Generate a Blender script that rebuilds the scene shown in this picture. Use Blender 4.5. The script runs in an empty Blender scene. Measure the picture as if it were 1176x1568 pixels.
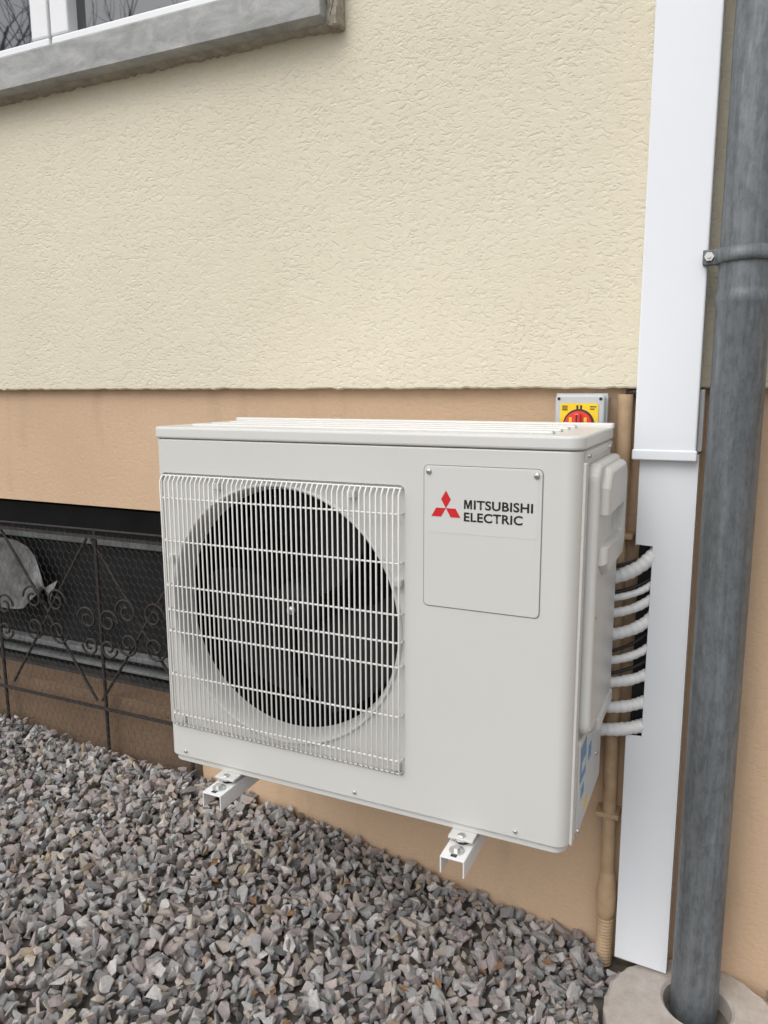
import bpy, bmesh, numpy as np, math, random
from mathutils import Vector, Matrix
random.seed(7); rng=np.random.default_rng(11)
ZO=1.31
SC=bpy.context.scene
COL=SC.collection
# ---------------------------------------------------------------- materials
def newmat(name):
    m=bpy.data.materials.new(name); m.use_nodes=True
    nt=m.node_tree; b=nt.nodes['Principled BSDF']
    return m,nt,b
def N(nt,t,**kw):
    n=nt.nodes.new(t)
    for k,v in kw.items(): setattr(n,k,v)
    return n
def coords(nt,scale=(1,1,1)):
    tc=N(nt,'ShaderNodeTexCoord'); mp=N(nt,'ShaderNodeMapping'); mp.inputs['Scale'].default_value=scale
    nt.links.new(tc.outputs['Object'],mp.inputs['Vector']); return mp.outputs['Vector']
def noise(nt,vec,scale,detail=4,rough=.5,dist=0):
    n=N(nt,'ShaderNodeTexNoise'); n.inputs['Scale'].default_value=scale; n.inputs['Detail'].default_value=detail
    n.inputs['Roughness'].default_value=rough; n.inputs['Distortion'].default_value=dist
    nt.links.new(vec,n.inputs['Vector']); return n.outputs['Fac']
def ramp(nt,fac,stops):
    r=N(nt,'ShaderNodeValToRGB'); e=r.color_ramp.elements
    while len(e)<len(stops): e.new(.5)
    for i,(p,c) in enumerate(stops):
        e[i].position=p; e[i].color=(c[0],c[1],c[2],1)
    nt.links.new(fac,r.inputs['Fac']); return r.outputs['Color']
def math_(nt,op,a,b):
    m=N(nt,'ShaderNodeMath',operation=op)
    for i,v in enumerate((a,b)):
        if isinstance(v,(int,float)): m.inputs[i].default_value=v
        else: nt.links.new(v,m.inputs[i])
    return m.outputs[0]
def bump(nt,b,h,strength,dist):
    n=N(nt,'ShaderNodeBump'); n.inputs['Strength'].default_value=strength; n.inputs['Distance'].default_value=dist
    nt.links.new(h,n.inputs['Height']); nt.links.new(n.outputs['Normal'],b.inputs['Normal'])
def simple(name,col,rough=.5,metal=0,var=.06,nscale=20,bmp=0,bscale=200,spec=None):
    m,nt,b=newmat(name); v=coords(nt)
    f=noise(nt,v,nscale,5,.6)
    lo=[c*(1-var) for c in col]; hi=[min(1,c*(1+var)) for c in col]
    nt.links.new(ramp(nt,f,[(.3,lo),(.7,hi)]),b.inputs['Base Color'])
    b.inputs['Roughness'].default_value=rough; b.inputs['Metallic'].default_value=metal
    if spec is not None: b.inputs['Specular IOR Level'].default_value=spec
    if bmp: bump(nt,b,noise(nt,v,bscale,3),bmp,.001)
    return m
def stucco(name,c1,c2,s1,strength,dist,stain=None):
    m,nt,b=newmat(name); v=coords(nt)
    big=noise(nt,v,1.3,5,.6)
    fine=noise(nt,v,90,3,.6)
    mixf=math_(nt,'ADD',math_(nt,'MULTIPLY',big,.65),math_(nt,'MULTIPLY',fine,.35))
    col=ramp(nt,mixf,[(.35,c1),(.65,c2)])
    if stain:
        st=noise(nt,coords(nt,(5,5,1.2)),2.2,6,.65)
        mx=N(nt,'ShaderNodeMix',data_type='RGBA'); 
        f=ramp(nt,st,[(.55,(0,0,0)),(.8,(.5,.5,.5))])
        nt.links.new(f,mx.inputs[0]); nt.links.new(col,mx.inputs[6]); mx.inputs[7].default_value=(*stain,1)
        col=mx.outputs[2]
    nt.links.new(col,b.inputs['Base Color']); b.inputs['Roughness'].default_value=.9
    b.inputs['Specular IOR Level'].default_value=.2
    n1=noise(nt,coords(nt,(1,1,1.6)),s1,2,.5,.8); n2=noise(nt,v,s1*.35,2,.5,.4); n3=noise(nt,v,s1*4,3,.6)
    r1=ramp(nt,n1,[(.34,(0,0,0)),(.47,(.8,.8,.8)),(.8,(1,1,1))])
    patch=ramp(nt,noise(nt,v,5,3,.5),[(.35,(.5,.5,.5)),(.65,(1,1,1))])
    r1=math_(nt,'MULTIPLY',r1,patch)
    h=math_(nt,'ADD',math_(nt,'ADD',r1,math_(nt,'MULTIPLY',n2,.7)),math_(nt,'MULTIPLY',n3,.5))
    bump(nt,b,h,strength,dist)
    return m
M={}
M['cream']=stucco('cream_render',(.705,.645,.505),(.765,.705,.565),66,.50,.0040)
M['plinth']=stucco('ochre_plinth',(.57,.405,.27),(.65,.47,.315),70,.25,.003,stain=(.40,.29,.19))
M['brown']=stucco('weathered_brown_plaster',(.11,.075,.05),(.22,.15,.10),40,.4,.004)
M['white']=simple('powder_coat_white',(.645,.64,.61),.38,var=.012,nscale=6,bmp=.05,bscale=900)
M['lid']=simple('lid_white',(.68,.675,.65),.33,var=.012,nscale=6)
M['wire']=simple('grille_wire_white',(.80,.79,.76),.4,var=.02)
M['duct']=simple('duct_pvc_white',(.80,.825,.855),.28,var=.012,nscale=3)
M['hose']=simple('hose_tape_white',(.80,.80,.79),.5,var=.05,nscale=60,bmp=.5,bscale=120)
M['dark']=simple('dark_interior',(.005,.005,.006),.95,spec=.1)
M['fan']=simple('fan_grey',(.012,.012,.013),.6,spec=.3)
M['black']=simple('black_rubber_and_shade',(.012,.012,.012),.6)
M['groove']=simple('seam_grey',(.22,.22,.21),.7)
M['steel']=simple('zinc_screw',(.60,.60,.58),.3,metal=.8)
M['bracket']=simple('bracket_white',(.80,.80,.79),.35,var=.03)
M['red']=simple('logo_red',(.62,.015,.02),.4)
M['ink']=simple('logo_black',(.012,.012,.013),.4)
M['sticker']=simple('name_plate',(.665,.66,.635),.18,var=.005)
M['yellow']=simple('plate_yellow',(.85,.60,.02),.4)
M['redknob']=simple('knob_red',(.7,.04,.03),.35)
M['iso']=simple('isolator_grey',(.50,.52,.53),.4,var=.02)
M['blue']=simple('label_blue',(.10,.24,.45),.4,var=.2,nscale=120)
M['label']=simple('label_pale',(.55,.62,.68),.35,var=.12,nscale=200)
M['conduit']=simple('painted_conduit',(.47,.33,.20),.5,var=.15,nscale=25,bmp=.2)
M['iron']=simple('rusty_iron',(.030,.024,.022),.75,var=.5,nscale=60)
M['meshwire']=simple('mesh_wire',(.09,.085,.075),.6)
M['frame_old']=simple('old_window_frame',(.17,.18,.18),.7,var=.3,nscale=15)
M['frame_dark']=simple('dark_window_ledge',(.035,.033,.03),.8,var=.4,nscale=15)  # bottom ledge, much darker than the frame rails
M['plastic_sheet']=simple('dusty_plastic_sheet',(.17,.17,.17),.6,var=.6,nscale=14)
M['frame']=simple('window_frame_white',(.80,.81,.82),.3,var=.01)
M['groundm']=simple('ground_soil',(.12,.105,.09),.95,var=.5,nscale=30,bmp=1,bscale=60)
M['bark']=simple('bark',(.06,.05,.042),.9,var=.3,nscale=8)
M['leaf']=simple('dry_leaf',(.20,.11,.05),.8,var=.4,nscale=60)
M['roofm']=simple('distant_render',(.4,.38,.33),.9)
def glass(name,col,rough):
    m,nt,b=newmat(name); v=coords(nt)
    nt.links.new(ramp(nt,noise(nt,v,3),[(.3,[c*.7 for c in col]),(.7,col)]),b.inputs['Base Color'])
    b.inputs['Roughness'].default_value=rough; b.inputs['Specular IOR Level'].default_value=1.0; b.inputs['IOR'].default_value=1.8
    return m
M['glass']=glass('window_glass',(.02,.022,.025),.02)
M['oldglass']=simple('dusty_glass',(.014,.015,.016),.6,var=.5,nscale=5,spec=.3)
m,nt,b=newmat('grey_stone_sill'); v=coords(nt,(1,1,2.2))
c=ramp(nt,noise(nt,v,9,9,.72,.5),[(.28,(.24,.245,.24)),(.5,(.36,.365,.355)),(.62,(.45,.45,.44)),(.78,(.62,.62,.61))]); nt.links.new(c,b.inputs['Base Color'])
b.inputs['Roughness'].default_value=.85; bump(nt,b,noise(nt,v,160,6,.7),.5,.002); M['sill']=m
m,nt,b=newmat('rough_mortar'); v=coords(nt)
c=ramp(nt,noise(nt,v,30,8,.7),[(.3,(.30,.27,.22)),(.7,(.52,.47,.38))]); nt.links.new(c,b.inputs['Base Color'])
b.inputs['Roughness'].default_value=.95; bump(nt,b,noise(nt,v,90,6,.7),1,.006); M['mortar']=m
m,nt,b=newmat('drain_concrete'); v=coords(nt)
c=ramp(nt,noise(nt,v,18,8,.7),[(.3,(.38,.335,.295)),(.7,(.60,.545,.495))]); nt.links.new(c,b.inputs['Base Color'])
b.inputs['Roughness'].default_value=.9; bump(nt,b,noise(nt,v,180,6,.7),.6,.002); M['concrete']=m
# zinc
m,nt,b=newmat('weathered_zinc'); v=coords(nt,(26,26,1.8))
s=noise(nt,v,1.6,10,.75,.4); c=ramp(nt,s,[(.30,(.115,.13,.14)),(.46,(.165,.18,.19)),(.60,(.205,.225,.24)),(.72,(.30,.36,.41))])
blot=noise(nt,coords(nt,(1,1,.45)),70,8,.75)
mx=N(nt,'ShaderNodeMix',data_type='RGBA',blend_type='MULTIPLY'); mx.inputs[0].default_value=.7
nt.links.new(c,mx.inputs[6]); nt.links.new(ramp(nt,blot,[(.40,(.60,.60,.60)),(.56,(1,1,1))]),mx.inputs[7])
nt.links.new(mx.outputs[2],b.inputs['Base Color']); b.inputs['Metallic'].default_value=.25
r=ramp(nt,s,[(.3,(.6,)*3),(.7,(.40,)*3)]); nt.links.new(r,b.inputs['Roughness'])
bump(nt,b,noise(nt,coords(nt),55,5),.2,.002); M['zinc']=m
# fins
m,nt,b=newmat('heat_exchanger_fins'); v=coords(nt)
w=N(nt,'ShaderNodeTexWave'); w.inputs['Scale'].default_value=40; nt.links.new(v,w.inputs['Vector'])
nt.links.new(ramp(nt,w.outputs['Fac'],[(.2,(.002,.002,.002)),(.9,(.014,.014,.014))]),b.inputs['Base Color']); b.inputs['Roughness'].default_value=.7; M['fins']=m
# gravel
m,nt,b=newmat('crushed_granite'); 
at=N(nt,'ShaderNodeAttribute',attribute_name='stone_col'); v=coords(nt)
n1=noise(nt,v,170,5,.8); n2=noise(nt,v,900,2,.6)
f=math_(nt,'ADD',math_(nt,'MULTIPLY',n1,.7),math_(nt,'MULTIPLY',n2,.5))
g=ramp(nt,f,[(.42,(.52,.51,.51)),(.58,(.95,.95,.95)),(.78,(1.0,1.0,1.0))])
mx=N(nt,'ShaderNodeMix',data_type='RGBA',blend_type='MULTIPLY'); mx.inputs[0].default_value=1
nt.links.new(at.outputs['Color'],mx.inputs[6]); nt.links.new(g,mx.inputs[7]); nt.links.new(mx.outputs[2],b.inputs['Base Color'])
b.inputs['Roughness'].default_value=.88; bump(nt,b,f,.9,.004); M['stone']=m
# ---------------------------------------------------------------- mesh builder
class MB:
    def __init__(s): s.v=[];s.f=[];s.m=[];s.s=[];s.mats=[]
    def mi(s,mat):
        if mat not in s.mats: s.mats.append(mat)
        return s.mats.index(mat)
    def add(s,vs,fs,mat,smooth=False):
        o=len(s.v); s.v+= [tuple(v) for v in vs]; k=s.mi(mat)
        for f in fs: s.f.append([i+o for i in f]); s.m.append(k); s.s.append(smooth)
    def bm(s,bm,mat,smooth=False):
        bm.verts.index_update()
        s.add([v.co[:] for v in bm.verts],[[v.index for v in f.verts] for f in bm.faces],mat,smooth); bm.free()
    def box(s,x0,x1,y0,y1,z0,z1,mat,bev=0,seg=2,smooth=False):
        bm=bmesh.new(); bmesh.ops.create_cube(bm,size=1)
        for v in bm.verts:
            v.co=Vector(((x0+x1)/2+v.co.x*(x1-x0),(y0+y1)/2+v.co.y*(y1-y0),(z0+z1)/2+v.co.z*(z1-z0)))
        if bev: bmesh.ops.bevel(bm,geom=bm.edges[:]+bm.verts[:],offset=bev,segments=seg,affect='EDGES',profile=.5)
        s.bm(bm,mat,smooth)
    def prism(s,poly,axis,a,b,mat,bev=0,seg=2):
        def P(u,w,t): return {'x':(t,u,w),'y':(u,t,w),'z':(u,w,t)}[axis]
        bm=bmesh.new(); A=[bm.verts.new(P(u,w,a)) for u,w in poly]; B=[bm.verts.new(P(u,w,b)) for u,w in poly]
        f1=bm.faces.new(A); f2=bm.faces.new(B[::-1]); n=len(poly)
        for i in range(n): bm.faces.new((A[i],B[i],B[(i+1)%n],A[(i+1)%n]))
        bmesh.ops.recalc_face_normals(bm,faces=bm.faces[:])
        if bev: bmesh.ops.bevel(bm,geom=list(f1.edges)+list(f2.edges),offset=bev,segments=seg,affect='EDGES',profile=.5)
        s.bm(bm,mat)
    def tube(s,pts,r,mat,n=10,smooth=True,cap=True):
        pts=[Vector(p) for p in pts]; L=len(pts)
        rs=r if isinstance(r,(list,tuple)) else [r]*L
        vs=[];prev=None
        for i,p in enumerate(pts):
            t=(pts[min(i+1,L-1)]-pts[max(i-1,0)]).normalized()
            if prev is None:
                a=Vector((0,0,1)) if abs(t.z)<.9 else Vector((1,0,0)); u=t.cross(a).normalized()
            else: u=(prev-t*prev.dot(t)).normalized()
            prev=u; w=t.cross(u)
            for k in range(n):
                an=2*math.pi*k/n; vs.append(p+(u*math.cos(an)+w*math.sin(an))*rs[i])
        fs=[]
        for i in range(L-1):
            for k in range(n):
                a=i*n+k;b_=i*n+(k+1)%n; fs.append((a,b_,b_+n,a+n))
        s.add(vs,fs,mat,smooth)
        if cap: 
            s.add(vs[:n],[list(range(n))[::-1]],mat); s.add(vs[-n:],[list(range(n))],mat)
    def revolve(s,prof,c,axis,mat,n=64,smooth=True):
        vs=[]
        for r,t in prof:
            for k in range(n):
                an=2*math.pi*k/n; a,b_=r*math.cos(an),r*math.sin(an)
                vs.append({'y':(c[0]+a,t,c[1]+b_),'z':(c[0]+a,c[1]+b_,t),'x':(t,c[0]+a,c[1]+b_)}[axis])
        fs=[(i*n+k,i*n+(k+1)%n,(i+1)*n+(k+1)%n,(i+1)*n+k) for i in range(len(prof)-1) for k in range(n)]
        s.add(vs,fs,mat,smooth)
    def obj(s,name,parent=None):
        me=bpy.data.meshes.new(name)
        me.from_pydata([(x,y,z+ZO) for x,y,z in s.v],[],s.f)
        for m_ in s.mats: me.materials.append(M[m_])
        me.polygons.foreach_set('material_index',s.m); me.polygons.foreach_set('use_smooth',s.s)
        me.update()
        bm=bmesh.new(); bm.from_mesh(me); bmesh.ops.recalc_face_normals(bm,faces=bm.faces[:]); bm.to_mesh(me); bm.free()
        o=bpy.data.objects.new(name,me); COL.objects.link(o)
        if parent: par(o,parent)
        return o
def empty(name,loc):
    e=bpy.data.objects.new(name,None); e.location=(loc[0],loc[1],loc[2]+ZO); e.empty_display_size=.1; COL.objects.link(e); return e
def par(o,p):
    o.parent=p; o.matrix_parent_inverse=Matrix.Translation(p.location).inverted()
def rrect(x0,x1,z0,z1,r,n=6):
    out=[]
    for cx,cz,a0 in ((x1-r,z1-r,0),(x0+r,z1-r,90),(x0+r,z0+r,180),(x1-r,z0+r,270)):
        for i in range(n+1):
            a=math.radians(a0+90*i/n); out.append((cx+r*math.cos(a),cz+r*math.sin(a)))
    return out
def boolean(o,cut):
    md=o.modifiers.new('b','BOOLEAN'); md.operation='DIFFERENCE'; md.object=cut; md.solver='EXACT'
    dg=bpy.context.evaluated_depsgraph_get(); me=bpy.data.meshes.new_from_object(o.evaluated_get(dg))
    o.modifiers.clear(); o.data=me; bpy.data.objects.remove(cut,do_unlink=True)
def arc(p0,p1,p2,n=12):
    p0,p1,p2=map(Vector,(p0,p1,p2)); return [p0*(1-t)**2+p1*2*t*(1-t)+p2*t*t for t in [i/n for i in range(n+1)]]
# ---------------------------------------------------------------- house
house=empty('house',(0,0,0)); YC=-.028
WX0,WX1,WZ0,WZ1=-2.9,-.74,.95,2.35
w=MB()
w.box(-9,WX0,YC,.30,.2,4.2,'cream'); w.box(WX0,WX1,YC,.30,.2,WZ0,'cream'); w.box(WX1,5,YC,.30,.2,4.2,'cream'); w.box(WX0,WX1,YC,.30,WZ1,4.2,'cream')
n=2000; xs=np.linspace(-9,5,n); jj=rng.normal(0,.0014,n); jj=np.convolve(jj,[.25,.5,.25],'same')
vs=[];fs=[]
for x,j in zip(xs,jj): vs+=[(x,YC,.2),(x,YC,.0800+j+.002),(x,YC+.003,.0785+j),(x,.02,.0790+j)]
for i in range(n-1):
    a=i*4
    for k in range(3): fs.append((a+k,a+4+k,a+5+k,a+1+k))
w.add(vs,fs,'cream')
w.obj('upper_wall',house)
w=MB(); OX0,OX1,OZ0,OZ1=-3.4,-1.22,-.935,-.288
w.box(-9,OX0,0,.35,-1.6,.09,'plinth'); w.box(OX0,OX1,0,.35,OZ1,.09,'plinth'); w.box(OX1,5,0,.35,-1.6,.09,'plinth')
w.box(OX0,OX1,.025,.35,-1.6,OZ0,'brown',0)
w.obj('plinth_wall',house)
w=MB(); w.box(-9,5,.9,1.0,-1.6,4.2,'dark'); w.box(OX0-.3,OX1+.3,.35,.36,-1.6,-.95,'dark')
w.obj('interior_back_wall',house)
w=MB(); w.box(-9,5,-.35,6,4.2,4.32,'roofm',.01); w.obj('eaves',house)
# old basement window in recess
w=MB(); y=.16
w.box(OX0,OX1,y,y+.05,-.33,-.288,'dark',.004); w.box(OX0,OX1,y-.01,y+.05,-.458,-.435,'frame_old',.004)
w.box(OX0,OX1,y-.02,y+.05,-.862,-.842,'frame_old',.004); w.box(OX0,OX1,y-.02,y+.05,-.905,-.893,'frame_old',.003); w.box(OX0,OX1,y-.045,y+.05,-.945,-.925,'frame_dark',.004)
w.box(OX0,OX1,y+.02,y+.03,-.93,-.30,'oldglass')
w.obj('basement_window',house)
vs=[];fs=[];nu,nv=14,8
for i in range(nu):
    for j in range(nv):
        u=i/(nu-1);t=j/(nv-1)
        x=-2.42+.50*u; zt=-.40-.24*u*u-.03*math.sin(u*7); zb=-.56-.13*math.sin(u*3.6)-.09*u
        vs.append((x,.10+.025*math.sin(u*11+t*2),zt*(1-t)+zb*t))
for i in range(nu-1):
    for j in range(nv-1): a=i*nv+j; fs.append((a,a+1,a+nv+1,a+nv))
w=MB(); w.add(vs,fs,'plastic_sheet',True); w.obj('plastic_sheet',house)
# upper window
w=MB(); y=.05
w.box(WX0,WX1,y-.005,y+.07,.95,1.055,'frame',.004); w.box(WX0,WX1,y,y+.07,2.28,WZ1,'frame',.004)
w.box(WX1-.07,WX1,y,y+.07,1.055,2.28,'frame',.004); w.box(WX0,WX0+.07,y,y+.07,1.055,2.28,'frame',.004)
def sash(x0,x1):
    y0=y-.018
    w.box(x0,x1,y0,y+.05,1.04,1.115,'frame',.006); w.box(x0,x1,y0,y+.05,2.24,2.31,'frame',.006)
    w.box(x0,x0+.07,y0-.001,y+.05,1.115,2.24,'frame',.006); w.box(x1-.07,x1,y0-.001,y+.05,1.115,2.24,'frame',.006)
    w.box(x0+.05,x1-.05,y+.02,y+.03,1.09,2.26,'glass')
sash(-2.86,-1.695); sash(-1.685,-.79)
w.obj('window',house)
w=MB(); w.prism([(-.100,.936),(-.100,1.018),(-.094,1.025),(.045,1.04),(.045,.936)],'x',-3.0,-.698,'sill',.003); w.obj('window_sill',house)
vs=[];fs=[];K=200
for i in range(K):
    x=-3.0+(2.32)*i/(K-1)
    a=random.uniform(0,.008); b_=.003+.005*random.random()
    vs+=[(x,-.052-a,.9365),(x,-.044-a,.9365-b_),(x,-.032,.9365-b_*1.5),(x,YC+.01,.9365-b_*1.6)]
for i in range(K-1):
    for k in range(3): a=i*4+k; fs.append((a,a+4,a+5,a+1))
w=MB(); w.add(vs,fs,'mortar',True)
bm=bmesh.new(); bmesh.ops.create_cube(bm,size=1); bmesh.ops.subdivide_edges(bm,edges=bm.edges[:],cuts=7,use_grid_fill=True)
for v in bm.verts:
    v.co=Vector((-.685+v.co.x*.030+random.uniform(-.004,.004),-.035+v.co.y*.07+random.uniform(-.003,.003),.995+v.co.z*.14+random.uniform(-.004,.004)))
w.bm(bm,'mortar'); w.obj('sill_mortar',house)
# ---------------------------------------------------------------- basement grille
g=MB(); y=-.012
for xx in (-2.98,-2.53,-2.075,-1.60,-1.25): g.tube([(xx,y,-.36),(xx,y,-1.16)],.006,'iron',6)
for zz in (-.385,-.965): g.box(-3.1,-1.20,y-.011,y-.005,zz-.005,zz+.005,'iron')
g.tube([(-3.1,y,-.372),(-1.2,y,-.362)],.004,'iron',6)
def spiral(cx,cz,s,fl,fz):
    pts=[]
    for i in range(36):
        t=i/35*2.6*math.pi; r=s*(1-.72*i/35); pts.append((cx+fl*r*math.cos(t),y-.012,cz+fz*r*math.sin(t)))
    g.tube(pts,.0042,'iron',5)
for cx in (-2.755,-2.30,-1.835,-1.42):
    hw=.2
    for sx in (-1,1):
        for sz in (-1,1):
            g.tube([(cx,y-.003*sx,-.67),(cx+sx*hw,y-.003*sx,-.67+sz*.275)],.005,'iron',5)
            spiral(cx+sx*.055,-.67+sz*.052,.045,sx,sz)
for xx in (-2.53,-2.075,-1.60):
    for sx in (-1,1):
        spiral(xx+sx*.045,-.66,.042,sx,1); spiral(xx+sx*.04,-.75,.036,sx,-1)
grl=g.obj('basement_window_grille')
g=MB(); cs=.026
x=-2.7;k=0
while x<-1.2:
    pts=[];z=-.37;j=0
    while z>-1.13:
        off=cs*.25*(1 if (j//2+k)%2 else -1); pts.append((x+off,-.026+.003*math.sin(x*9+z*5),z)); z-=cs*.4 if j%2 else cs*.6; j+=1
    g.tube(pts,.00055,'meshwire',3,False,False); x+=cs*.5; k+=1
o=g.obj('wire_mesh',grl)
# ---------------------------------------------------------------- outdoor unit
ac=empty('air_conditioner_outdoor_unit',(-.475,-.28,-.8))
L,F,B,BT=-.95,-.45,-.11,-.785
def foot(grow=0,rf=.026,rb=.012):
    out=[]
    x0,x1,y0,y1=L-grow,0+grow,F-grow,B+grow
    for cx,cy,a0,r in ((x1-rb,y1-rb,0,rb),(x0+rb,y1-rb,90,rb),(x0+rf,y0+rf,180,rf),(x1-rf,y0+rf,270,rf)):
        for i in range(13):
            a=math.radians(a0+90*i/12); out.append((cx+r*math.cos(a),cy+r*math.sin(a)))
    return out
b=MB(); b.prism(foot(),'z',BT,-.029,'white',.003); body=b.obj('cabinet',ac)
c=MB(); c.prism(rrect(-.932,-.334,-.708,-.104,.012),'y',F-.02,F+.009,'white'); boolean(body,c.obj('cut'))
CX,CZ,CR=-.633,-.406,.288
c=MB(); c.revolve([(0,F-.03),(CR,F-.03),(CR,-.14),(0,-.14)],(CX,CZ),'y','white',96,False); boolean(body,c.obj('cut'))
b=MB(); b.prism(foot(.0035,.028,.014),'z',-.0275,-.002,'lid',.005,3)
for yy in (-.40,-.33,-.26,-.19): b.box(-.87,-.06,yy-.012,yy+.012,-.004,.004,'lid',.0035,2)
b.box(-.955,.005,-.128,-.104,-.006,.006,'lid',.003)
b.obj('lid',ac)
b=MB(); b.prism(foot(-.006),'z',-.800,BT-.0015,'white',.002); b.prism(foot(-.012),'z',BT-.003,BT+.004,'groove'); b.obj('base_pan',ac)
b=MB()
prof=[(CR+.003,F+.0085),(CR+.001,F+.004),(CR-.003,F+.003),(CR-.006,F+.008),(CR-.011,F+.022),(CR-.014,F+.040),(CR-.015,F+.062)]
b.revolve(prof,(CX,CZ),'y','white',96); b.obj('bellmouth',ac)
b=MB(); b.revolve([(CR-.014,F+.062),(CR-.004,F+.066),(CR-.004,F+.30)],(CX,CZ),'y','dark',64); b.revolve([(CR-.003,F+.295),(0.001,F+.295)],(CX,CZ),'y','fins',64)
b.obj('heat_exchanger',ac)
b=MB()
b.revolve([(.001,F+.060),(.03,F+.061),(.052,F+.07),(.06,F+.09),(.06,F+.15)],(CX,CZ),'y','fan',40)
for q in range(3):
    vs=[];nr,na=10,14
    for i in range(nr):
        for j in range(na):
            r=.055+(.256-.055)*i/(nr-1); sw=math.radians(80+15*i/(nr-1)); th=q*2*math.pi/3+.5+(j/(na-1))*sw+.35*(i/(nr-1))**2
            yy=F+.095+.08*(j/(na-1))-.01*math.sin(j/(na-1)*math.pi)
            vs.append((CX+r*math.cos(th),yy,CZ+r*math.sin(th)))
    b.add(vs,[(i*na+j,i*na+j+1,(i+1)*na+j+1,(i+1)*na+j) for i in range(nr-1) for j in range(na-1)],'fan',True)
b.revolve([(.001,F+.052),(.009,F+.052),(.010,F+.062)],(CX,CZ),'y','steel',12)
b.obj('fan',ac)
# wire guard
b=MB(); gx0,gx1,gz0,gz1=-.924,-.341,-.703,-.110; yo=F-.014
nw=49
for i in range(nw):
    x=gx0+(gx1-gx0)*i/(nw-1)
    b.tube([(x,F+.006,gz1),(x,F-.006,gz1-.001),(x,yo,gz1-.012),(x,yo,gz0+.012),(x,F-.006,gz0+.001),(x,F+.006,gz0)],.0020,'wire',6)
for z in (-.160,-.258,-.362,-.42,-.471,-.576,-.672):
    b.tube([(gx0-.001,F+.006,z),(gx0-.001,yo+.010,z),(gx0+.005,yo+.003,z),(gx1-.005,yo+.003,z),(gx1+.001,yo+.010,z),(gx1+.001,F+.006,z)],.0022,'wire',6)
for z in (gz1,gz0): b.tube([(gx0,F-.003,z),(gx1,F-.003,z)],.002,'wire',6)
for x,z in ((-.78,-.128),(-.45,-.128),(-.355,-.690),(-.91,-.690),(-.915,-.30),(-.350,-.30)):
    b.box(x-.010,x+.010,F-.006,F+.01,z-.008,z+.008,'white',.003)
b.obj('fan_guard',ac)
# service cover with name plate
b=MB(); b.prism(rrect(-.2945,-.0655,-.3375,-.0615,.010),'y',F-.0006,F+.002,'groove'); b.prism(rrect(-.293,-.067,-.336,-.063,.009),'y',F-.0020,F+.001,'white',.0008)
b.prism(rrect(-.287,-.073,-.190,-.066,.004),'y',F-.0024,F-.0015,'sticker'); b.obj('service_cover',ac)
def screw(mb,x,y,z,axis='y',r=.0055):
    if axis=='y': mb.revolve([(r,y+.001),(r,y-.002),(r*.75,y-.0035),(.0001,y-.004)],(x,z),'y','steel',12); mb.box(x-r*.5,x+r*.5,y-.0045,y-.003,z-.0005,z+.0005,'groove'); mb.box(x-.0005,x+.0005,y-.0045,y-.003,z-r*.5,z+r*.5,'groove')
    else: mb.revolve([(r,x-.001),(r,x+.002),(r*.75,x+.0035),(.0001,x+.004)],(y,z),'x','steel',12); mb.box(x+.003,x+.0045,y-.0006,y+.0006,z-r*.6,z+r*.6,'groove')
b=MB()
for x,z in ((-.283,-.074),(-.077,-.074)): screw(b,x,F-.0024,z)
for x,z in ((-.45,-.770),(-.10,-.770),(-.90,-.770)): screw(b,x,F,z,r=.0042)
b.obj('front_screws',ac)
b=MB(); ex,ez,hd=-.2485,-.1425,.0335
def diamond(ang):
    d=Vector((math.cos(ang),math.sin(ang))); p=Vector((-d.y,d.x)); c0=Vector((ex,ez)); 
    return [tuple(c0),tuple(c0+d*hd*.5+p*hd*.289),tuple(c0+d*hd),tuple(c0+d*hd*.5-p*hd*.289)]
for a in (90,210,330): b.prism(diamond(math.radians(a)),'y',F-.0030,F-.0023,'red')
b.obj('emblem',ac)
def text(s,x0,x1,z0,z1,name):
    cu=bpy.data.curves.new(name,'FONT'); cu.body=s; cu.size=1; cu.offset=.024; cu.space_character=1.05; cu.extrude=0
    o=bpy.data.objects.new(name,cu); COL.objects.link(o); dg=bpy.context.evaluated_depsgraph_get()
    me=bpy.data.meshes.new_from_object(o.evaluated_get(dg)); bpy.data.objects.remove(o,do_unlink=True)
    co=np.array([v.co[:] for v in me.vertices]); mn,mxx=co.min(0),co.max(0)
    for v in me.vertices:
        u=(v.co.x-mn[0])/(mxx[0]-mn[0]); t=(v.co.y-mn[1])/(mxx[1]-mn[1])
        v.co=(x0+(x1-x0)*u,F-.0029,z0+(z1-z0)*t+ZO)
    me.materials.clear(); me.materials.append(M['ink']); 
    o=bpy.data.objects.new(name,me); COL.objects.link(o); par(o,ac)
text('ITSUBISHI',-.1935,-.0825,-.1420,-.1245,'name_text_upper'); text('ELECTRIC',-.2125,-.101,-.1655,-.1480,'name_text_lower')
b=MB(); mp=[(0,0),(0,1),(.30,1),(.5,.36),(.70,1),(1,1),(1,0),(.80,0),(.80,.70),(.59,.03),(.41,.03),(.20,.70),(.20,0)]
b.prism([(-.2125+.0155*u,-.1417+.0170*t) for u,t in mp],'y',F-.0030,F-.0023,'ink'); b.obj('name_text_initial',ac)
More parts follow.
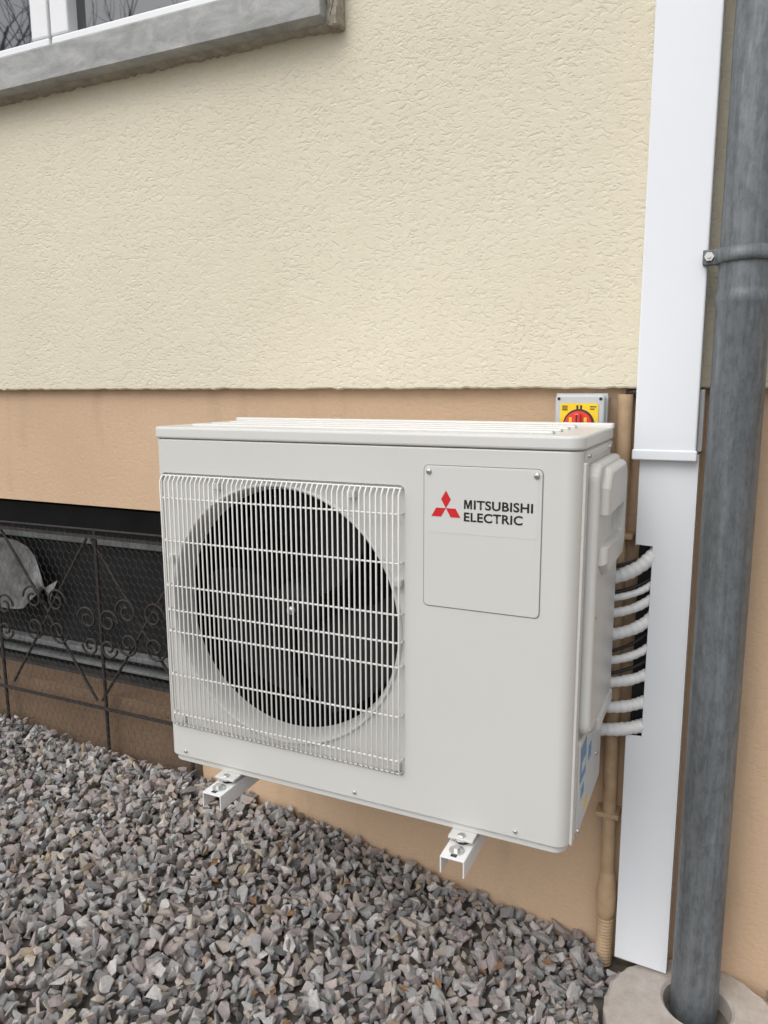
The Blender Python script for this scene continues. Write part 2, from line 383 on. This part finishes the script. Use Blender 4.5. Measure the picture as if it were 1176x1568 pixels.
# right side cover, handle, labels
b=MB()
b.prism(rrect(-.400,-.122,-.580,-.055,.03),'x',-.002,.024,'white',.010,4)
cover=b.obj('side_cover',ac)
b=MB(); b.prism([(-.375,-.10),(-.34,-.066),(-.15,-.066),(-.125,-.085),(-.125,-.24),(-.15,-.27),(-.34,-.27),(-.375,-.245)],'x',.010,.039,'white',.014,4); hd_=b.obj('carry_handle',ac)
c=MB(); c.box(.020,.08,-.42,-.17,-.212,-.150,'groove',.005); boolean(hd_,c.obj('cut'))
c=MB(); c.box(.012,.08,-.36,-.17,-.212,-.150,'groove',.003); boolean(cover,c.obj('cut'))
b=MB(); 
b.box(-.001,.005,-.43,-.405,-.785,-.05,'white',.002)
b.box(.0,.0015,-.412,-.4085,-.785,-.05,'groove')
b.prism(rrect(-.395,-.13,-.785,-.59,.008),'x',-.001,.008,'white',.002)
b.box(.004,.028,-.30,-.125,-.605,-.575,'white',.006)
b.box(.008,.0088,-.385,-.325,-.68,-.605,'blue'); b.box(.008,.0088,-.385,-.29,-.765,-.69,'label'); b.box(.0087,.0095,-.375,-.345,-.715,-.695,'blue'); b.box(.0087,.0095,-.335,-.30,-.76,-.74,'yellow'); b.box(.0087,.0095,-.375,-.35,-.75,-.73,'white')
b.box(.008,.0088,-.31,-.24,-.68,-.63,'label'); b.box(.0087,.0095,-.30,-.27,-.67,-.64,'blue'); b.box(.0087,.0095,-.375,-.335,-.66,-.64,'label')
for yy,z in ((-.385,-.34),(-.385,-.565)): screw(b,.022,yy,z,'x')
for yy,z in ((-.20,-.70),(-.39,-.775)): screw(b,.008,yy,z,'x')
b.box(-.001,.003,-.42,-.12,-.045,-.031,'white',.001); screw(b,.003,-.40,-.04,'x',.004); screw(b,.003,-.16,-.04,'x',.004)
b.obj('side_panel_fittings',ac)
b=MB()
for x in (-.775,-.205):
    b.box(x-.026,x+.026,F-.022,B-.02,-.806,-.800,'white',.0015)
b.obj('feet',ac)
# ---------------------------------------------------------------- wall brackets
def bracket(x,name):
    e=empty(name,(x,-.27,-.83)); b=MB(); z=-.815; hw=.025; y0=-.520
    b.box(x-hw,x+hw,y0,-.004,z-.003,z,'bracket',.001); 
    b.box(x-hw,x-hw+.003,y0,-.004,z-.036,z-.0031,'bracket',.001); b.box(x+hw-.003,x+hw,y0,-.004,z-.036,z-.0031,'bracket',.001)
    b.box(x-.05,x+.05,-.0045,-.0005,z-.09,z+.06,'bracket',.001)
    b.obj('arm',e)
    b=MB(); b.revolve([(.014,z+.0088),(.014,z+.0003)],(x,-.455),'z','black',20)
    b.box(x-.006,x+.006,-.513,-.484,z+.0002,z+.0009,'ink')
    b.revolve([(.0001,z+.0118),(.014,z+.0118),(.014,z+.0092),(.0001,z+.0092)],(x,-.463),'z','steel',20,False)
    b.revolve([(.0001,z+.0185),(.0070,z+.0185),(.008,z+.0175),(.008,z+.012)],(x,-.463),'z','steel',6,False)
    b.revolve([(.0065,z+.003),(.015,z+.003),(.015,z+.0003)],(x,-.492),'z','steel',18,False); b.revolve([(.0001,z+.010),(.0075,z+.010),(.0075,z+.003)],(x,-.492),'z','steel',6,False)
    b.obj('bolt',e)
bracket(-.775,'wall_bracket'); bracket(-.205,'wall_bracket.001')
# ---------------------------------------------------------------- duct
duct=empty('cable_duct',(.11,-.03,-.6)); b=MB()
x0,x1=.055,.173
b.prism([(x0,-.06),(x1,-.06),(x1,-1.282),(x0,-1.276),(x0,-.705),(x0+.034,-.703),(x0+.036,-.262),(x0,-.260)],'y',-.072,-.069,'duct',.0008)
b.box(x1-.002,x1,-.069,0,-1.28,-.06,'duct'); b.box(x0,x0+.002,-.069,0,-.262,-.06,'duct'); b.box(x0,x0+.002,-.069,0,-1.275,-.705,'duct')
b.obj('lower_duct',duct)
b=MB(); b.box(x0+.004,x1-.004,-.030,-.002,-.73,-.24,'black'); b.box(x0+.045,x1-.003,-.066,-.031,-.75,-.22,'black'); b.obj('duct_shade_fill',duct)  # black boxes stand in for the shade inside the hollow duct
b=MB(); b.box(.043,.167,-.092,-.028,-.055,1.9,'duct',.004,3); b.box(.0405,.1695,-.095,-.0285,-.072,-.050,'duct',.003,3); b.box(.167,.176,-.05,-.0,-.055,.075,'duct',.002)
b.obj('upper_duct',duct)
# hoses
hs=empty('refrigerant_hoses',(.05,-.07,-.5)); b=MB()
for i,(zs,ze,r) in enumerate(((-.345,-.262,.0150),(-.384,-.336,.0075),(-.422,-.368,.0100),(-.470,-.412,.0130),(-.530,-.484,.0095),(-.585,-.548,.0120),(-.640,-.614,.0130),(-.696,-.672,.0145))):
    x_=random.uniform(-.010,.010)
    pts=arc((-.10,-.09,zs-.004),(.055+x_,-.080,zs-.012+random.uniform(-.006,.006)),(.105,-.050,ze),56)
    b.tube(pts,[r*(1+.035*math.sin(k*.45+i)+(.055 if (k%4)<2 else -.02)) for k in range(len(pts))],'hose',16)
b.obj('white_hoses',hs); b=MB()
for zs,ze in ((-.30,-.27),(-.50,-.45),(-.55,-.52),(-.36,-.33)):
    b.tube(arc((-.06,-.10,zs-.02),(.05,-.065,zs-.02),(.10,-.045,ze),10),.0042,'black',8)
b.obj('black_cables',hs)
# ---------------------------------------------------------------- painted conduit
b=MB()
b.tube([(.014,-.03,.065),(.015,-.03,-.3),(.024,-.032,-1.09)],.0165,'conduit',20)
b.revolve([(.0165,-1.08),(.019,-1.10),(.0235,-1.125),(.0245,-1.16),(.0235,-1.185),(.019,-1.20),(.0165,-1.205)],(.0245,-.033),'z','conduit',24)
pr=[]
z=-1.205
while z>-1.33: pr+=[(.0165,z),(.0205,z-.002),(.0205,z-.005),(.0165,z-.007)]; z-=.0085
b.revolve(pr,(.0245,-.033),'z','conduit',24)
b.tube([(.016,-.01,.068),(.035,-.02,.070),(.05,-.02,.04)],.008,'black',8)
for zz in (-.25,-.93): b.box(-.008,.046,-.05,-.001,zz-.006,zz+.006,'conduit',.002)
b.obj('conduit_pipe')
# ---------------------------------------------------------------- isolator switch
iso=empty('isolator_switch',(-.075,-.05,0)); b=MB()
b.prism(rrect(-.128,-.022,-.070,.064,.008),'y',-.085,-.002,'iso',.004); b.box(-.131,-.019,-.060,-.055,-.073,.067,'iso',.001); b.obj('housing',iso)
b=MB(); b.prism(rrect(-.116,-.034,-.045,.046,.004),'y',-.0875,-.0845,'yellow'); 
for x in (-.120,-.030): b.revolve([(.0035,-.086),(.0001,-.0865)],(x,.056),'y','ink',10)
for k in range(3): b.box(-.112,-.100,-.0883,-.0876,.031+.004*k,.033+.004*k,'ink')
b.box(-.081,-.077,-.0883,-.0876,.034,.042,'ink'); b.box(-.073,-.069,-.0883,-.0876,.034,.042,'ink'); b.box(-.052,-.038,-.0883,-.0876,.038,.040,'ink'); b.box(-.052,-.042,-.0883,-.0876,.033,.035,'ink')
b.obj('plate',iso)
b=MB(); kz=.000; b.revolve([(.030,-.088),(.029,-.098),(.0001,-.099)],(-.075,kz),'y','redknob',32,False)
for s_ in (-1,1): b.box(-.075+s_*.016-.003,-.075+s_*.016+.003,-.0995,-.0985,kz+.004,kz+.016,'yellow')
b.box(-.082,-.068,-.115,-.098,kz-.028,kz+.026,'redknob',.004); b.box(-.0765,-.0735,-.1158,-.114,kz+.002,kz+.022,'ink'); b.revolve([(.034,-.0880),(.030,-.0886)],(-.075,kz),'y','ink',32,False); b.obj('knob',iso)
# ---------------------------------------------------------------- downpipe
dp=empty('downpipe',(.236,-.1,0)); PX,PY,PR=.236,-.10,.0505; b=MB()
b.revolve([(PR-.0015,2.3),(PR-.0015,.27),(PR-.001,.262),(PR+.001,.258),(PR+.001,.24),(PR-.0005,.236),(PR-.0005,-.5),(PR,-1.36)],(PX,PY),'z','zinc',64)
b.obj('pipe',dp)
b=MB(); b.revolve([(PR+.000,.318),(PR+.0045,.3185),(PR+.0055,.326),(PR+.0045,.345),(PR+.000,.3455)],(PX,PY),'z','zinc',64)
b.box(PX-PR-.028,PX-PR+.004,PY-.010,PY-.006,.317,.346,'zinc',.002); b.box(PX-PR-.028,PX-PR+.004,PY+.003,PY+.007,.317,.346,'zinc',.002)
b.revolve([(.0001,PY-.018),(.009,PY-.018),(.009,PY-.010)],(PX-PR-.016,.332),'y','steel',6,False); b.tube([(PX-PR-.016,PY-.022,.332),(PX-PR-.016,PY+.014,.332)],.004,'steel',8)
b.tube([(PX+.01,PY+.04,.332),(PX+.01,0,.332)],.006,'zinc',8)
b.obj('clamp',dp)
# drain ring
b=MB(); RX,RY,RR=.245,-.185,.195; HX,HY,HR=.243,-.125,.072; n=72; zt=-1.288
vs=[];
for k in range(n):
    a=2*math.pi*k/n; c_,s_=math.cos(a),math.sin(a); rr=RR+random.uniform(-.0025,.0025)
    vs+=[(RX+RR*c_,RY+RR*s_,zt-.08),(RX+rr*c_,RY+rr*s_,zt-.008),(RX+(rr-.008)*c_,RY+(rr-.008)*s_,zt),(HX+(HR+.006)*c_,HY+(HR+.006)*s_,zt),(HX+HR*c_,HY+HR*s_,zt-.006),(HX+HR*c_,HY+HR*s_,zt-.12)]
b.add(vs,[(k*6+j,((k+1)%n)*6+j,((k+1)%n)*6+j+1,k*6+j+1) for k in range(n) for j in range(5)],'concrete')
b.revolve([(HR,zt-.115),(.0001,zt-.115)],(HX,HY),'z','dark',24); b.obj('drain_ring')
# ---------------------------------------------------------------- ground
PXs=[-2.6,-2.07,-1.25,-.78,-.33,.05,.6]; PZs=[-1.10,-1.10,-1.135,-1.19,-1.255,-1.318,-1.33]
def gh(x,y): return np.interp(x,PXs,PZs)+.010*np.sin(x*5+y*3)*np.cos(y*4.3)
gx=np.concatenate([[-80,-40,-20,-10,-5],np.linspace(-3.2,1.2,60),[3,8,20,40,80]]); gy=np.concatenate([[-80,-40,-20,-10,-5],np.linspace(-2.6,0.3,40),[5,20,80]])
vs=[(x,y,float(gh(x,y))-.022) for x in gx for y in gy]; ny=len(gy)
b=MB(); b.add(vs,[(i*ny+j,(i+1)*ny+j,(i+1)*ny+j+1,i*ny+j+1) for i in range(len(gx)-1) for j in range(ny-1)],'groundm',True); b.obj('ground')
# gravel stones, one mesh
var=[]
for q in range(40):
    bm=bmesh.new(); k=random.choice([8,9,10,12,14])
    ax=Vector((random.uniform(1.0,1.45),random.uniform(.75,1.05),random.uniform(.5,.85)))
    for i in range(k):
        d=Vector((random.gauss(0,1),random.gauss(0,1),random.gauss(0,1))).normalized()*random.uniform(.85,1.15)
        bm.verts.new((d.x*ax.x,d.y*ax.y,d.z*ax.z))
    r_=bmesh.ops.convex_hull(bm,input=bm.verts[:]); 
    for v in [v for v in bm.verts if not v.link_faces]: bm.verts.remove(v)
    bmesh.ops.bevel(bm,geom=bm.edges[:],offset=.03,segments=1,affect='EDGES')
    bmesh.ops.triangulate(bm,faces=bm.faces[:]); bm.verts.index_update()
    var.append((np.array([v.co[:] for v in bm.verts]),np.array([[v.index for v in f.verts] for f in bm.faces]))); bm.free()
VV=[];FF=[];CC=[];off=0
pal=np.array([(.38,.365,.36),(.32,.31,.305),(.44,.42,.41),(.41,.355,.335),(.48,.465,.455),(.24,.24,.245),(.42,.365,.32),(.36,.315,.31),(.54,.52,.50),(.37,.38,.37),(.45,.385,.36),(.46,.41,.35)])*1.12
def quat(k):
    q=rng.normal(size=4); q/=np.linalg.norm(q); a,b_,c_,d=q
    return np.array([[1-2*(c_*c_+d*d),2*(b_*c_-a*d),2*(b_*d+a*c_)],[2*(b_*c_+a*d),1-2*(b_*b_+d*d),2*(c_*d-a*b_)],[2*(b_*d-a*c_),2*(c_*d+a*b_),1-2*(b_*b_+c_*c_)]])
sp=.0232
for layer,(dz,keep) in enumerate(((-.011,1.),(.003,.78),(.012,.22))):
    for x in np.arange(-3.1,1.15,sp):
        for y in np.arange(-2.1,-.008,sp):
            if y<-1.75 and x>.9: continue
            if rng.random()>keep: continue
            px=x+rng.uniform(-.013,.013); py=min(y+rng.uniform(-.013,.013),-.012)
            if (px-RX)**2+(py-RY)**2<(RR+.012)**2: continue
            if .03<px<.19 and py>-.085: 
                if rng.random()<.8 or dz>0: continue
            s=float(np.clip(rng.lognormal(math.log(.0145),.24),.007,.025))
            V,Fc=var[rng.integers(len(var))]
            z=float(gh(px,py))+dz+rng.uniform(-.005,.005)
            P=(V@quat(0).T)*s+np.array((px,py,z+ZO)); VV.append(P); FF.append(Fc+off); off+=len(V)
            c_=pal[rng.integers(len(pal))]*rng.uniform(.8,1.2)
            if rng.random()<.02: c_=np.array((.48,.38,.26))*rng.uniform(.7,1.1)
            CC.append(np.repeat(np.append(c_,1)[None],len(V),0))
VV=np.concatenate(VV);FF=np.concatenate(FF);CC=np.concatenate(CC)
me=bpy.data.meshes.new('gravel'); me.vertices.add(len(VV)); me.vertices.foreach_set('co',VV.astype(np.float32).ravel())
me.loops.add(FF.size); me.loops.foreach_set('vertex_index',FF.astype(np.int32).ravel())
me.polygons.add(len(FF)); me.polygons.foreach_set('loop_start',np.arange(0,FF.size,3,dtype=np.int32)); me.update(calc_edges=True)
at=me.color_attributes.new('stone_col','FLOAT_COLOR','POINT'); at.data.foreach_set('color',CC.astype(np.float32).ravel())
me.polygons.foreach_set('use_smooth',[False]*len(FF))
me.materials.append(M['stone']); o=bpy.data.objects.new('gravel',me); COL.objects.link(o)
# small dry leaves and twigs caught in the gravel
b=MB()
for i in range(90):
    x=random.uniform(-2.6,.4); y=-abs(random.gauss(0,.45))-.03
    if y<-1.7 or (x-RX)**2+(y-RY)**2<.05: continue
    z=float(gh(x,y))+random.uniform(.018,.026); a=random.uniform(0,6.28); l=random.uniform(.008,.019); wd=l*random.uniform(.3,.6)
    u=Vector((math.cos(a),math.sin(a),random.uniform(-.3,.3))); v=Vector((-math.sin(a),math.cos(a),random.uniform(-.5,.5))); c0=Vector((x,y,z))
    if i%3: b.add([c0-u*l,c0+v*wd+Vector((0,0,.004)),c0+u*l,c0-v*wd+Vector((0,0,.002)),c0],[(0,4,1),(1,4,2),(2,4,3),(3,4,0)],'leaf')
    else: b.tube([c0-u*l*2,c0+Vector((0,0,.003)),c0+u*l*2],.0011,'bark',4)
b.obj('dry_leaves')
# ---------------------------------------------------------------- trees across the yard (seen in the glass)
def tree(x,y,h,name):
    b=MB(); base=Vector((x,y,-1.35))
    def br(p,d,l,r,lv):
        pts=[p];q=p;dd=d.copy()
        for i in range(4):
            dd=(dd+Vector((random.gauss(0,.12),random.gauss(0,.12),random.gauss(.03,.08)))).normalized(); q=q+dd*l/4; pts.append(q)
        b.tube(pts,[r*(1-.13*i) for i in range(5)],'bark',5 if lv<3 else 3,True,False)
        if lv>=5: return
        for i in range(3):
            t=random.choice(pts[2:]); a=random.uniform(0,2*math.pi); 
            nd=(dd+Vector((math.cos(a),math.sin(a),random.uniform(-.1,.5)))*random.uniform(.5,.95)).normalized()
            br(t,nd,l*random.uniform(.6,.8),r*.52,lv+1)
    br(base,Vector((0,0,1)),h*.36,h*.018,0); b.obj(name)
tree(-12.5,-9,11,'bare_tree'); tree(-15,-13,13,'bare_tree.001'); tree(-9.5,-11,10,'bare_tree.002')
# ---------------------------------------------------------------- light
W_=bpy.data.worlds.new('World'); SC.world=W_; W_.use_nodes=True; nt=W_.node_tree; bg=nt.nodes['Background']
sky=nt.nodes.new('ShaderNodeTexSky'); sky.sky_type='NISHITA'; sky.sun_disc=False
EL,RO=math.radians(50),math.radians(200)
sky.sun_elevation=EL; sky.sun_rotation=RO; sky.air_density=1.0; sky.dust_density=3; sky.ozone_density=1
hs_=nt.nodes.new('ShaderNodeHueSaturation'); hs_.inputs['Saturation'].default_value=.25; hs_.inputs['Value'].default_value=1.22
nt.links.new(sky.outputs[0],hs_.inputs['Color']); nt.links.new(hs_.outputs[0],bg.inputs['Color']); bg.inputs['Strength'].default_value=.15
sl=bpy.data.lights.new('sun','SUN'); sl.energy=.80; sl.angle=math.radians(55); sl.color=(1,.98,.95)
so=bpy.data.objects.new('sun',sl); COL.objects.link(so)
d=Vector((math.sin(RO)*math.cos(EL),math.cos(RO)*math.cos(EL),math.sin(EL))); so.rotation_euler=d.to_track_quat('Z','Y').to_euler(); so.location=(0,0,8)
SC.view_settings.view_transform='Standard'; SC.view_settings.look='None'; SC.view_settings.exposure=0
# ---------------------------------------------------------------- camera
cx,cy,cz,yaw,pitch,roll,f=[0.2369,-1.7815,0.0843,0.4328,0.1643,-0.0043,1159.27]
Fv=Vector((-math.sin(yaw)*math.cos(pitch),math.cos(yaw)*math.cos(pitch),-math.sin(pitch))); R=Vector((math.cos(yaw),math.sin(yaw),0)); U=R.cross(Fv)
R2=R*math.cos(roll)+U*math.sin(roll); U2=U*math.cos(roll)-R*math.sin(roll)
cam=bpy.data.cameras.new('camera'); co=bpy.data.objects.new('camera',cam); COL.objects.link(co)
mt=Matrix((R2,U2,-Fv)).transposed().to_4x4(); mt.translation=Vector((cx,cy,cz+ZO)); co.matrix_world=mt
cam.sensor_fit='HORIZONTAL'; cam.sensor_width=36; cam.lens=36*f/1176; cam.clip_start=.02; cam.clip_end=500
SC.camera=co
